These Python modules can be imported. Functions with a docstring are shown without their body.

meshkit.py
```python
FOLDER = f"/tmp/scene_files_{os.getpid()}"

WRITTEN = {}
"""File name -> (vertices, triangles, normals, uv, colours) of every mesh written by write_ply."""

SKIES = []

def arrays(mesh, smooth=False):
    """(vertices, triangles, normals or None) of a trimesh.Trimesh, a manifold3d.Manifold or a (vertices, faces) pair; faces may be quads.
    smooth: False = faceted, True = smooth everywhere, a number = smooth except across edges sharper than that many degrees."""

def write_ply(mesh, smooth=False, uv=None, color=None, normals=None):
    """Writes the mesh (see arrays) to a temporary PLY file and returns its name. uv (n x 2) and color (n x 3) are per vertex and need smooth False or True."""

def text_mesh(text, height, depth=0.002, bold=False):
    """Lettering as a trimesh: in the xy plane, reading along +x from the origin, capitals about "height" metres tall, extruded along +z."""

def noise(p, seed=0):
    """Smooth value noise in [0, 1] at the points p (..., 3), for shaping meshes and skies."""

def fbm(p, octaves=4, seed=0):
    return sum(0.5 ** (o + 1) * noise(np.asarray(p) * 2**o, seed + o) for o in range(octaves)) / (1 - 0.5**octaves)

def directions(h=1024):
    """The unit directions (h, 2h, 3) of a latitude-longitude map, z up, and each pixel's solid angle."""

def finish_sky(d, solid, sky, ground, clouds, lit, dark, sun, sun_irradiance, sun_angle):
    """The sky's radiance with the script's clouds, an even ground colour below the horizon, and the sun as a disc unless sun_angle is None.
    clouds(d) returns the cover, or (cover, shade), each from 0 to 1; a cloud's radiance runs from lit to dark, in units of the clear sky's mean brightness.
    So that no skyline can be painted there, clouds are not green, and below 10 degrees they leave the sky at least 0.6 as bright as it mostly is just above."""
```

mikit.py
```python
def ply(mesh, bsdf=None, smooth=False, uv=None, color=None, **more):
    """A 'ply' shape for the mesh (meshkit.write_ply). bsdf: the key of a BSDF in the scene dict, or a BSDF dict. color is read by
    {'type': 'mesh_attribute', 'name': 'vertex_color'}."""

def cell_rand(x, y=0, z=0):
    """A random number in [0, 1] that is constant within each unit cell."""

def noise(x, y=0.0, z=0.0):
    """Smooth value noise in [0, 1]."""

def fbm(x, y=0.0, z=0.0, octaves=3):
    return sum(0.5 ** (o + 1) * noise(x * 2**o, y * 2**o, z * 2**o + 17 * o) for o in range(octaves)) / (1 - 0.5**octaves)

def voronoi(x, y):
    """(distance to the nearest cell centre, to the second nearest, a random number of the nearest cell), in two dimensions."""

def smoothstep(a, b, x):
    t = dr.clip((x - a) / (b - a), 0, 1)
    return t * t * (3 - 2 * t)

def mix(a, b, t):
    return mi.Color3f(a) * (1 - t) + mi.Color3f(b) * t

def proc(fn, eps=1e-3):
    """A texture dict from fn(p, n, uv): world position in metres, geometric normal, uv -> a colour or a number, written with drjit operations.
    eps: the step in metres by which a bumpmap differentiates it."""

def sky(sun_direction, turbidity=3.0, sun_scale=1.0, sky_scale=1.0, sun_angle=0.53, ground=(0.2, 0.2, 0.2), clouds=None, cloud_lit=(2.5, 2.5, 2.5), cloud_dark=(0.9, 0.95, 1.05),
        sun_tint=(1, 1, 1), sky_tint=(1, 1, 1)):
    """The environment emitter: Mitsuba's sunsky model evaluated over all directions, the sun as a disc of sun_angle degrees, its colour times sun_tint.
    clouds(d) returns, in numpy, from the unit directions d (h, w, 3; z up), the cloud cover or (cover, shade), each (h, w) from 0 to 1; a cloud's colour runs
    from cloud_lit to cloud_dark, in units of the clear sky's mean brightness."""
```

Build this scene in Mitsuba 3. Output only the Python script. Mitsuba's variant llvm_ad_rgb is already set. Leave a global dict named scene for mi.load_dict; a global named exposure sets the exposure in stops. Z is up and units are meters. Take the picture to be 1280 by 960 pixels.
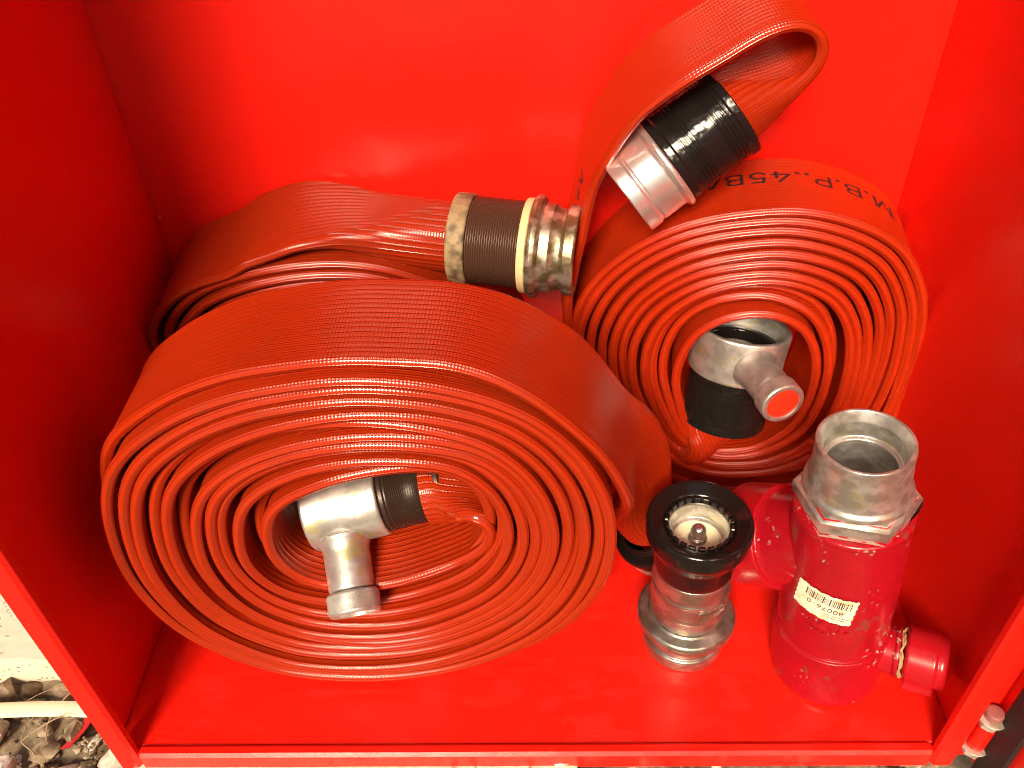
import math, random
import numpy as np, trimesh, mitsuba as mi, drjit as dr
from scipy.interpolate import PchipInterpolator
from scipy.ndimage import gaussian_filter1d
import mikit, meshkit
from mikit import proc, noise, fbm, cell_rand, smoothstep, mix, voronoi

T4 = mi.ScalarTransform4f
rng = np.random.default_rng(7)

# ------------------------------------------------------------------ camera, sky, exposure
CAM = np.array([0.3906, 0.0, 0.7634])
FWD = np.array([-0.02820753, 0.75375035, -0.65655521])
UP = np.array([0.01646718, 0.65707783, 0.75364286])
SUN_DIR = (-0.18, -0.80, 0.62)
exposure = 2.3
scene = {
    'camera': {'type': 'perspective', 'fov': 61.2, 'fov_axis': 'x', 'near_clip': 0.01, 'far_clip': 500.0,
               'to_world': T4().look_at(origin=CAM.tolist(), target=(CAM + FWD).tolist(), up=UP.tolist())},
    'daylight': mikit.sky(SUN_DIR, turbidity=3, sun_scale=1.0, sun_angle=19, sun_tint=(1.0, 0.995, 0.985), clouds=lambda d: 1.0, cloud_lit=(0.86, 0.86, 0.865)),
}
labels = {}


# ------------------------------------------------------------------ materials
def bsdf(name, d):
    scene[name] = d
    return name


def rgb(*c):
    return {'type': 'rgb', 'value': list(c)}


def two(d):
    return {'type': 'twosided', 'b': d}


def bump(d, fn, scale=1.0, eps=2e-4):
    return {'type': 'bumpmap', 'tex': proc(fn, eps), 'scale': scale, 'b': d}


def principled(base, rough, metallic=0.0, spec=0.5, **k):
    return {'type': 'principled', 'base_color': base if isinstance(base, dict) else rgb(*base),
            'roughness': rough, 'metallic': metallic, 'specular': spec, **k}


def paint_col(p, n, uv):
    a = fbm(p.x * 40, p.y * 40, p.z * 40, octaves=3)
    return mix((0.70, 0.0108, 0.0052), (0.67, 0.0100, 0.0047), a)


def paint_bump(p, n, uv):
    return 0.00022 * noise(p.x * 60, p.y * 60, p.z * 60) + 0.00003 * fbm(p.x * 420, p.y * 420, p.z * 420, octaves=2)


bsdf('red_paint', two(bump(principled(proc(paint_col), 0.28, spec=0.5), paint_bump)))


def scuffed_rough(p, n, uv):
    return 0.24 + 0.22 * smoothstep(0.45, 0.75, fbm(p.x * 28, p.y * 70, p.z * 28, octaves=4))


def floor_col(p, n, uv):
    a = fbm(p.x * 40, p.y * 40, p.z * 40, octaves=3)
    w = noise(p.x * 9, p.y * 9) * 0.05
    sm = smoothstep(0.50, 0.72, fbm((p.x + w) * 14, (p.y - w) * 75, 0.0, octaves=4)) * smoothstep(0.35, 0.65, noise(p.x * 7 + 3, p.y * 7))
    gr = smoothstep(0.72, 0.80, noise(p.x * 420, p.y * 420)) * smoothstep(0.5, 0.7, noise(p.x * 19, p.y * 19))
    return mix(mix((0.70, 0.0108, 0.0052), (0.67, 0.0100, 0.0047), a), (0.72, 0.055, 0.034), 0.38 * sm + 0.12 * gr)


bsdf('floor_paint', two(bump(principled(proc(floor_col), proc(scuffed_rough), spec=0.5), paint_bump)))


# hose: uv in metres, u round the section (0 = middle of the inner face), v along the hose
def hose_bump(p, n, uv):
    u, v = uv.x, uv.y
    k = u / 0.0058
    f = k - dr.floor(k) - 0.5
    rib = dr.exp(-dr.square(f / 0.10))
    tw = 6.2831853
    weave = dr.sin(tw * v / 0.0026) * (0.6 + 0.4 * dr.sin(tw * u / 0.0029))
    return 0.00050 * rib + 0.000085 * weave + 0.00025 * noise(u * 90, v * 40)


def hose_col(base, dark, dirt):
    def fn(p, n, uv):
        a = fbm(uv.x * 60, uv.y * 25, 3.0, octaves=3)
        b = smoothstep(0.56, 0.8, fbm(p.x * 45, p.y * 45, p.z * 45, octaves=4))
        k = uv.x / 0.0058
        f = k - dr.floor(k) - 0.5
        line = dr.exp(-dr.square((f - 0.30) / 0.10))
        st = smoothstep(0.62, 0.66, noise(uv.x * 900, uv.y * 35)) * smoothstep(0.55, 0.7, noise(uv.x * 35, uv.y * 9))
        c = mix(base, dark, 0.2 * a + 0.7 * line)
        return mix(c, dirt, 0.35 * b + 0.2 * st)
    return fn


bsdf('hose_a', two(bump(principled(proc(hose_col((0.37, 0.0265, 0.0042), (0.21, 0.009, 0.0025), (0.25, 0.030, 0.010))), 0.16, spec=0.48), hose_bump)))
bsdf('hose_b', two(bump(principled(proc(hose_col((0.31, 0.024, 0.0045), (0.18, 0.009, 0.0025), (0.18, 0.028, 0.011))), 0.16, spec=0.50), hose_bump)))
bsdf('hose_c', two(bump(principled(proc(hose_col((0.39, 0.024, 0.0038), (0.24, 0.009, 0.0025), (0.28, 0.023, 0.007))), 0.17, spec=0.45), hose_bump)))
bsdf('print_ink', two(principled((0.012, 0.010, 0.010), 0.5)))


def metal(base, stain, rough, amount, scale, yellow=0.0, bumpy=0.00012, mtl=0.93):
    def col(p, n, uv):
        a = smoothstep(0.5 - amount * 0.3, 0.78 - amount * 0.2, fbm(p.x * scale, p.y * scale, p.z * scale, octaves=4))
        c = mix(base, stain, a * min(1.0, 0.35 + amount))
        y = smoothstep(0.66, 0.72, noise(p.x * 75 + 5, p.y * 75, p.z * 75)) * smoothstep(0.5, 0.6, noise(p.x * 210, p.y * 210, p.z * 210))
        return mix(c, (0.62, 0.55, 0.10), y * yellow)

    def rg(p, n, uv):
        return rough + 0.22 * amount * fbm(p.x * scale * 2, p.y * scale * 2, p.z * scale * 2, octaves=3)

    def bm(p, n, uv):
        return bumpy * fbm(p.x * 260, p.y * 260, p.z * 260, octaves=3) + bumpy * 2 * noise(p.x * 60, p.y * 60, p.z * 60)
    return two(bump(principled(proc(col), proc(rg), metallic=mtl, spec=0.5), bm))


bsdf('cast_aluminium', metal((0.68, 0.67, 0.66), (0.46, 0.45, 0.42), 0.36, 0.5, 80, yellow=0.5, mtl=0.82))
bsdf('bright_aluminium', metal((0.92, 0.915, 0.91), (0.78, 0.77, 0.76), 0.20, 0.25, 50, bumpy=0.00007, mtl=0.85))
bsdf('worn_aluminium', metal((0.63, 0.628, 0.615), (0.38, 0.372, 0.35), 0.33, 0.6, 110, yellow=0.25, mtl=0.82))
bsdf('aged_brass', metal((0.66, 0.63, 0.54), (0.25, 0.21, 0.12), 0.28, 0.75, 110, bumpy=0.0002, mtl=0.85))
bsdf('dull_chrome', metal((0.46, 0.445, 0.42), (0.30, 0.28, 0.235), 0.22, 0.7, 90, bumpy=0.00008, mtl=0.9))
bsdf('dark_steel', metal((0.30, 0.28, 0.26), (0.15, 0.13, 0.11), 0.35, 0.6, 70))
bsdf('zinc_plate', metal((0.66, 0.65, 0.62), (0.42, 0.36, 0.25), 0.30, 0.6, 160, mtl=0.55))


def knurl(p, n, uv):
    a, b = uv.x * 6.2831853 * 22, uv.y * 1000
    return 0.0003 * dr.abs(dr.sin(a + b * 1.4)) * dr.abs(dr.sin(a - b * 1.4))


bsdf('knurled_aluminium', two(bump(principled((0.66, 0.64, 0.60), 0.36, metallic=0.9), knurl)))


def rubber_bump(p, n, uv):
    return 0.00010 * noise(p.x * 50, p.y * 50, p.z * 50) + 0.00003 * fbm(p.x * 300, p.y * 300, p.z * 300, octaves=2)


bsdf('black_binding', two(bump(principled((0.009, 0.008, 0.008), 0.17, spec=0.36),
                               lambda p, n, uv: 0.0009 * fbm(p.x * 80, p.y * 80, p.z * 80, octaves=3) + 0.0002 * noise(p.x * 330, p.y * 330, p.z * 330))))
bsdf('black_rubber', two(bump(principled((0.008, 0.006, 0.006), 0.13, spec=0.34), rubber_bump)))
bsdf('matt_rubber', two(principled((0.016, 0.015, 0.016), 0.55, spec=0.3)))


def strap_col(p, n, uv):
    a = fbm(p.x * 120, p.y * 120, p.z * 120, octaves=3)
    return mix((0.30, 0.23, 0.13), (0.11, 0.08, 0.045), smoothstep(0.35, 0.75, a))


bsdf('leather_strap', two(principled(proc(strap_col), 0.55, spec=0.4)))
bsdf('brown_wire', two(principled((0.075, 0.038, 0.026), 0.33, metallic=0.2, spec=0.45)))
bsdf('shaded_wire', two(principled((0.030, 0.017, 0.012), 0.35, metallic=0.1, spec=0.4)))  # brown wire darkened, shade inside the front coil put into the colour
bsdf('ivory_strip', two(principled((0.72, 0.56, 0.30), 0.45)))


def valve_col(p, n, uv):
    a = fbm(p.x * 45, p.y * 45, p.z * 45, octaves=3)
    big = smoothstep(0.52, 0.66, noise(p.x * 38, p.y * 38, p.z * 25))
    chip = smoothstep(0.67, 0.71, fbm(p.x * 260, p.y * 260, p.z * 200, octaves=3)) * big
    grime = smoothstep(0.56, 0.70, fbm(p.x * 110 + 9, p.y * 110, p.z * 60, octaves=4)) * smoothstep(0.46, 0.62, noise(p.x * 22 + 3, p.y * 22, p.z * 22))
    c = mix((0.33, 0.0048, 0.0125), (0.26, 0.0038, 0.0095), a)
    c = mix(c, (0.15, 0.045, 0.03), grime * 0.7)
    return mix(c, mix((0.50, 0.36, 0.30), (0.16, 0.11, 0.09), noise(p.x * 500, p.y * 500, p.z * 500)), chip * 0.95)


def valve_bump(p, n, uv):
    return 0.0005 * noise(p.x * 45, p.y * 45, p.z * 45) + 0.00016 * fbm(p.x * 190, p.y * 190, p.z * 190, octaves=3)


bsdf('valve_paint', two(bump(principled(proc(valve_col), 0.24, spec=0.42), valve_bump)))
bsdf('chipped_red', two(bump(principled(proc(lambda p, n, uv: mix((0.40, 0.006, 0.013), (0.36, 0.33, 0.30), smoothstep(0.50, 0.58, fbm(p.x * 90, p.y * 90, p.z * 200, octaves=4)) * 0.8)), 0.3), valve_bump)))
bsdf('valve_cap_paint', two(bump(principled((0.33, 0.005, 0.0105), 0.24, spec=0.5), rubber_bump)))
bsdf('cap_sticker', two(principled((0.72, 0.035, 0.012), 0.4)))
bsdf('seat_plastic', two(principled((0.74, 0.71, 0.50), 0.4)))
bsdf('steel_ball', principled((0.62, 0.58, 0.56), 0.12, metallic=0.95))


def label_col(p, n, uv):
    a = fbm(p.x * 150, p.y * 150, p.z * 150, octaves=3)
    return mix((0.82, 0.76, 0.58), (0.66, 0.52, 0.28), smoothstep(0.52, 0.75, a))


bsdf('label_paper', two(principled(proc(label_col), 0.6, spec=0.3)))
bsdf('label_ink', two(principled((0.05, 0.042, 0.035), 0.6, spec=0.3)))
bsdf('hemp', two(principled((0.36, 0.22, 0.11), 0.6)))


def soil_col(p, n, uv):
    a = fbm(p.x * 30, p.y * 30, p.z * 30, octaves=4)
    b = noise(p.x * 260, p.y * 260, p.z * 260)
    return mix(mix((0.07, 0.047, 0.03), (0.24, 0.18, 0.12), smoothstep(0.3, 0.75, a)), (0.44, 0.38, 0.29), 0.4 * b)


bsdf('soil', two(bump(principled(proc(soil_col), 0.9, spec=0.2), lambda p, n, uv: 0.006 * fbm(p.x * 60, p.y * 60, p.z * 60, octaves=4))))


def concrete_col(p, n, uv):
    a = fbm(p.x * 25, p.y * 25, p.z * 25, octaves=4)
    pit = smoothstep(0.74, 0.8, noise(p.x * 240, p.y * 240, p.z * 240)) * smoothstep(0.45, 0.6, noise(p.x * 30, p.y * 30, p.z * 30))
    return mix(mix((0.62, 0.56, 0.43), (0.74, 0.69, 0.58), a), (0.22, 0.18, 0.12), pit * 0.8)


bsdf('concrete', two(bump(principled(proc(concrete_col), 0.85, spec=0.2), lambda p, n, uv: 0.0015 * fbm(p.x * 110, p.y * 110, p.z * 110, octaves=4))))


def rock_col(p, n, uv):
    a = fbm(p.x * 55, p.y * 55, p.z * 55, octaves=4)
    return mix((0.11, 0.075, 0.048), (0.36, 0.285, 0.20), smoothstep(0.32, 0.7, a))


bsdf('rock', two(bump(principled(proc(rock_col), 0.9, spec=0.2), lambda p, n, uv: 0.003 * fbm(p.x * 140, p.y * 140, p.z * 140, octaves=3))))


def pale_rock_col(p, n, uv):
    a = fbm(p.x * 70, p.y * 70, p.z * 70, octaves=4)
    return mix((0.42, 0.36, 0.28), (0.80, 0.77, 0.70), smoothstep(0.3, 0.6, a))


bsdf('pale_rock', two(bump(principled(proc(pale_rock_col), 0.85, spec=0.2), lambda p, n, uv: 0.002 * fbm(p.x * 140, p.y * 140, p.z * 140, octaves=3))))
bsdf('red_brick', two(principled(proc(lambda p, n, uv: mix((0.40, 0.10, 0.05), (0.55, 0.19, 0.10), fbm(p.x * 120, p.y * 120, p.z * 120, octaves=3))), 0.9, spec=0.2)))
bsdf('pale_wood', two(principled(proc(lambda p, n, uv: mix((0.84, 0.76, 0.54), (0.62, 0.48, 0.24), smoothstep(0.55, 0.8, fbm(p.x * 14, p.y * 160, p.z * 160, octaves=3)))), 0.6)))
bsdf('dry_root', two(principled((0.36, 0.27, 0.18), 0.8)))
bsdf('red_plastic', two(principled((0.62, 0.02, 0.03), 0.35)))


# ------------------------------------------------------------------ helpers
def unit(v):
    v = np.asarray(v, float)
    return v / np.linalg.norm(v)


def frame(origin, axis, xref=(1, 0, 0)):
    """4 x 4 with local z along the axis and local x as near xref as it can be."""
    z = unit(axis)
    x = np.asarray(xref, float)
    x = x - z * (x @ z)
    if np.linalg.norm(x) < 1e-6:
        x = np.array([0, 1.0, 0]) - z * z[1]
    x = unit(x)
    m = np.eye(4)
    m[:3, 0], m[:3, 1], m[:3, 2], m[:3, 3] = x, np.cross(z, x), z, origin
    return m


def lathe(profile, n=72, phase=0.0):
    """Revolved (r, z) profile; (vertices, quads as triangles)."""
    pr = np.asarray(profile, float)
    a = phase + np.arange(n) * 2 * np.pi / n
    v = np.stack([pr[:, 0, None] * np.cos(a), pr[:, 0, None] * np.sin(a), np.repeat(pr[:, 1, None], n, 1)], -1).reshape(-1, 3)
    i, j = np.meshgrid(np.arange(len(pr) - 1), np.arange(n), indexing='ij')
    q = np.stack([i * n + j, i * n + (j + 1) % n, (i + 1) * n + (j + 1) % n, (i + 1) * n + j], -1).reshape(-1, 4)
    f = np.vstack([q[:, [0, 1, 2]], q[:, [0, 2, 3]]])
    m = trimesh.Trimesh(v, f, process=False)
    m.merge_vertices()
    m.update_faces(m.nondegenerate_faces())
    return m


def rounded(pts, r=0.0012, k=4):
    """The corners of an open (r, z) polyline rounded by small arcs."""
    pts = [np.asarray(p, float) for p in pts]
    out = [pts[0]]
    for a, b, c in zip(pts, pts[1:], pts[2:]):
        d0, d1 = a - b, c - b
        l0, l1 = np.linalg.norm(d0), np.linalg.norm(d1)
        if l0 < 1e-9 or l1 < 1e-9:
            continue
        t = min(r, 0.45 * l0, 0.45 * l1)
        p0, p1 = b + d0 / l0 * t, b + d1 / l1 * t
        for s in np.linspace(0, 1, k):
            out.append((1 - s) ** 2 * p0 + 2 * s * (1 - s) * b + s * s * p1)
    out.append(pts[-1])
    return out


def moved(m, mat):
    m = m.copy()
    m.apply_transform(mat)
    return m


def box(x0, x1, y0, y1, z0, z1, bev=0.0015):
    """A box with bevelled edges."""
    lo, hi = np.array([x0, y0, z0]), np.array([x1, y1, z1])
    b = min(bev, 0.4 * (hi - lo).min())
    pts = []
    for i in (0, 1):
        for j in (0, 1):
            for k in (0, 1):
                c = np.array([(lo, hi)[i][0], (lo, hi)[j][1], (lo, hi)[k][2]])
                s = np.array([1 - 2 * i, 1 - 2 * j, 1 - 2 * k]) * b
                for ax in range(3):
                    p = c + s
                    p[ax] = c[ax]
                    pts.append(p)
    return trimesh.convex.convex_hull(np.array(pts))


def unique(key):
    if key not in scene and key not in labels:
        return key
    i = 1
    while f'{key}_{i:03d}' in scene or f'{key}_{i:03d}' in labels:
        i += 1
    return f'{key}_{i:03d}'


def add(key, mesh, mat, smooth=35, parent=None, **k):
    key = unique(f'{parent}__{key}' if parent else key)
    scene[key] = mikit.ply(mesh, mat, smooth=smooth, **k)
    return key


def thing(key, label, category, group=None, kind=None):
    key = unique(key)
    labels[key] = {'label': label, 'category': category}
    if group:
        labels[key]['group'] = group
    return key


def tube(points, r, sides=10, cap=True):
    p = np.asarray(points, float)
    t = np.gradient(p, axis=0)
    t /= np.linalg.norm(t, axis=1, keepdims=True) + 1e-12
    ref = np.array([0.3, 0.2, 1.0])
    a = np.cross(t, ref)
    a /= np.linalg.norm(a, axis=1, keepdims=True) + 1e-12
    b = np.cross(t, a)
    ang = np.arange(sides) * 2 * np.pi / sides
    rr = np.broadcast_to(r, (len(p),))
    v = p[:, None] + rr[:, None, None] * (np.cos(ang)[None, :, None] * a[:, None] + np.sin(ang)[None, :, None] * b[:, None])
    i, j = np.meshgrid(np.arange(len(p) - 1), np.arange(sides), indexing='ij')
    q = np.stack([i * sides + j, i * sides + (j + 1) % sides, (i + 1) * sides + (j + 1) % sides, (i + 1) * sides + j], -1).reshape(-1, 4)
    f = [q[:, [0, 1, 2]], q[:, [0, 2, 3]]]
    if cap:
        f.append(np.array([[0, k + 1, k] for k in range(1, sides - 1)]))
        o = (len(p) - 1) * sides
        f.append(np.array([[o, o + k, o + k + 1] for k in range(1, sides - 1)]))
    return trimesh.Trimesh(v.reshape(-1, 3), np.vstack(f), process=False)


def structure(key, mesh, mat, label, smooth=30):
    add(key, mesh, mat, smooth)
    labels[key] = {'label': label, 'kind': 'structure', 'category': key.replace('_', ' ')}


# ------------------------------------------------------------------ the ground outside
def ground_sheet():
    def axis(c):
        near = np.arange(-0.7, 0.7001, 0.012)
        far = 0.7 + np.cumsum(0.03 * 1.22 ** np.arange(38))
        return c + np.concatenate([-far[::-1], near, far])
    xs, ys = axis(0.1), axis(0.3)
    X, Y = np.meshgrid(xs, ys, indexing='ij')
    P = np.stack([X.ravel() * 18, Y.ravel() * 18, np.zeros(X.size)], 1)
    h = np.asarray(meshkit.fbm(P)).ravel().reshape(X.shape)
    h2 = np.asarray(meshkit.fbm(P * 3.7 + 5)).ravel().reshape(X.shape)
    near = np.exp(-((X - 0.1) ** 2 + (Y - 0.3) ** 2) / 1.5)
    Z = -0.104 + (0.026 * h + 0.014 * h2) * near
    v = np.stack([X, Y, Z], -1).reshape(-1, 3)
    nx, ny = X.shape
    i, j = np.meshgrid(np.arange(nx - 1), np.arange(ny - 1), indexing='ij')
    q = np.stack([i * ny + j, (i + 1) * ny + j, (i + 1) * ny + j + 1, i * ny + j + 1], -1).reshape(-1, 4)
    return trimesh.Trimesh(v, np.vstack([q[:, [0, 1, 2]], q[:, [0, 2, 3]]]), process=False)


structure('ground', ground_sheet(), 'soil', 'dry rough soil around the red cabinet', smooth=True)


def rough_slab(x0, x1, y0, y1, z0, z1, seed, amp=0.006):
    """A concrete slab with a broken front edge."""
    m = trimesh.creation.box(bounds=[[x0, y0, z0], [x1, y1, z1]])
    m = m.subdivide_to_size(0.02)
    P = np.array(m.vertices)
    n1 = np.stack([np.asarray(meshkit.fbm(P * 22 + seed + 31 * k)).ravel() for k in range(3)], 1)
    P += amp * n1 * np.array([1, 1, 0.5])
    return trimesh.Trimesh(P, m.faces, process=False)


structure('concrete_slab', rough_slab(-1.6, -0.024, 0.486, 1.7, -0.16, -0.035, 3), 'concrete', 'pale concrete slab along the left side of the cabinet')
structure('concrete_plinth', rough_slab(0.012, 0.42, 0.352, 0.80, -0.16, -0.018, 11, 0.003), 'concrete', 'pale sandy concrete plinth under the front of the cabinet')

# ------------------------------------------------------------------ the cabinet
W, YF, YB, TOP = 0.76, 0.378, 0.785, 0.97
cab = thing('fire_hose_cabinet', 'open bright red steel cabinet that holds the hoses, nozzle and valve', 'cabinet')
add('floor_panel', box(0.0, W, YF, YB, -0.012, 0.0), 'floor_paint', parent=cab)
add('back_panel', box(-0.003, W + 0.003, YB, YB + 0.003, -0.012, TOP), 'red_paint', parent=cab)
add('side_panel', box(-0.003, 0.0, YF, YB, -0.012, TOP), 'red_paint', parent=cab)
add('side_panel', box(W, W + 0.003, YF, YB, -0.012, TOP), 'red_paint', parent=cab)
add('roof_panel', box(-0.003, W + 0.003, YF, YB, TOP + 0.0005, TOP + 0.0035), 'red_paint', parent=cab)
add('front_flange', box(0.0, 0.021, 0.366, 0.3775, -0.022, TOP, 0.003), 'red_paint', parent=cab)
add('front_flange', box(W - 0.021, W, 0.366, 0.3775, -0.022, TOP, 0.003), 'red_paint', parent=cab)
add('front_lip', box(0.0215, W - 0.0215, 0.366, 0.378, -0.022, 0.004, 0.003), 'red_paint', parent=cab)
for x, z in ((0.0035, 0.315), (0.0035, 0.62)):
    add('rivet', moved(lathe(rounded([(0, 0.003), (0.003, 0.0022), (0.0042, 0)], 0.001), 20), frame((x, YB - 0.0002, z), (0, -1, 0))), 'red_paint', parent=cab)
# hinge bolt, upright, on the right flange
hx, hy = 0.7705, 0.370
for z in (0.002, 0.049):
    add('hinge_nut', moved(lathe(rounded([(0.003, 0), (0.0092, 0), (0.0092, 0.009), (0.003, 0.009)], 0.0008), 6), frame((hx, hy, z), (0, 0, 1), (0.6, 0.3, 0))), 'zinc_plate', 20, parent=cab)
    add('hinge_washer', moved(lathe(rounded([(0.003, 0), (0.0115, 0), (0.0115, 0.0018), (0.003, 0.0018)], 0.0006), 32), frame((hx, hy, z + 0.0095), (0, 0, 1))), 'zinc_plate', parent=cab)
add('hinge_sleeve', moved(lathe(rounded([(0.003, 0), (0.0078, 0), (0.0078, 0.035), (0.003, 0.035)], 0.001), 32), frame((hx, hy, 0.0136), (0, 0, 1))), 'red_paint', parent=cab)
bh = bsdf('faded_red_paint', two(principled((0.24, 0.085, 0.08), 0.4)))
add('hinge_bolt', moved(lathe(rounded([(0, -0.002), (0.0075, -0.002), (0.0075, 0.006), (0.0, 0.0066)], 0.002), 32), frame((hx, hy, 0.0625), (0, 0, 1))), bh, parent=cab)
labels[cab + '__hinge_bolt'] = {'label': 'hinge bolt with a faded pinkish head'}
door = add('door', box(0.7815, 0.8000, -0.40, 0.3850, -0.03, TOP, 0.003), 'red_paint', parent=cab)
add('hinge_tab', box(0.7605, 0.7812, 0.3805, 0.3845, -0.03, TOP, 0.001), 'red_paint', parent=cab)
s = np.linspace(-0.028, TOP - 0.02, 60)
seal_path = np.stack([0.3520 + 0.0025 * np.sin(s * 9 + 0.6), np.full_like(s, 0.0), s], 1)


def strip(path, w, t):
    p = np.asarray(path)
    c = np.array([[-w, -t], [-w * 0.8, -t * 1.3], [w * 0.8, -t * 1.3], [w, -t], [w, t], [-w, t]])
    v = np.stack([p[:, None, 0] + c[None, :, 0], p[:, None, 1] + c[None, :, 1], np.repeat(p[:, None, 2], len(c), 1)], -1)
    n = len(c)
    i, j = np.meshgrid(np.arange(len(p) - 1), np.arange(n), indexing='ij')
    q = np.stack([i * n + j, i * n + (j + 1) % n, (i + 1) * n + (j + 1) % n, (i + 1) * n + j], -1).reshape(-1, 4)
    f = np.vstack([q[:, [0, 1, 2]], q[:, [0, 2, 3]], [[0, 1, 2], [0, 2, 3], [0, 3, 4], [0, 4, 5]]])
    return trimesh.Trimesh(v.reshape(-1, 3), f, process=False)


seal = strip(seal_path, 0.0130, 0.0022)
sv = np.array(seal.vertices)
add('rubber_seal', trimesh.Trimesh(np.stack([0.7790 + sv[:, 1], sv[:, 0], sv[:, 2]], 1), seal.faces[:, ::-1], process=False), 'matt_rubber', 30, parent=door)
labels[door + '__rubber_seal'] = {'label': 'black rubber seal strip along the hinge side of the door'}


# ------------------------------------------------------------------ hoses
PERIM = 2 * math.pi * 0.0338


def periodic(table):
    a, r = np.array(table).T
    return PchipInterpolator(np.r_[a - 360, a, a + 360], np.tile(r, 3))


def smooth_noise(t, seed):
    g = np.random.default_rng(seed).uniform(-1, 1, 400)
    i = np.floor(t).astype(int) % 399
    f = t - np.floor(t)
    f = f * f * (3 - 2 * f)
    return g[i] * (1 - f) + g[i + 1] * f


def centreline(pre, spiral, post, step=0.0035, sigma=3.0):
    """pre / post: rows (x, y, z, wx, wy, wz, b); spiral the same, already dense. Resampled and smoothed."""
    rows = np.vstack([np.asarray(x, float) for x in (pre, spiral, post) if len(x)])
    d = np.r_[0, np.cumsum(np.linalg.norm(np.diff(rows[:, :3], axis=0), axis=1))]
    keep = np.r_[True, np.diff(d) > 1e-6]
    rows, d = rows[keep], d[keep]
    s = np.arange(0, d[-1], step)
    out = PchipInterpolator(d, rows)(s)
    return gaussian_filter1d(out, sigma, axis=0, mode='nearest')


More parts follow.
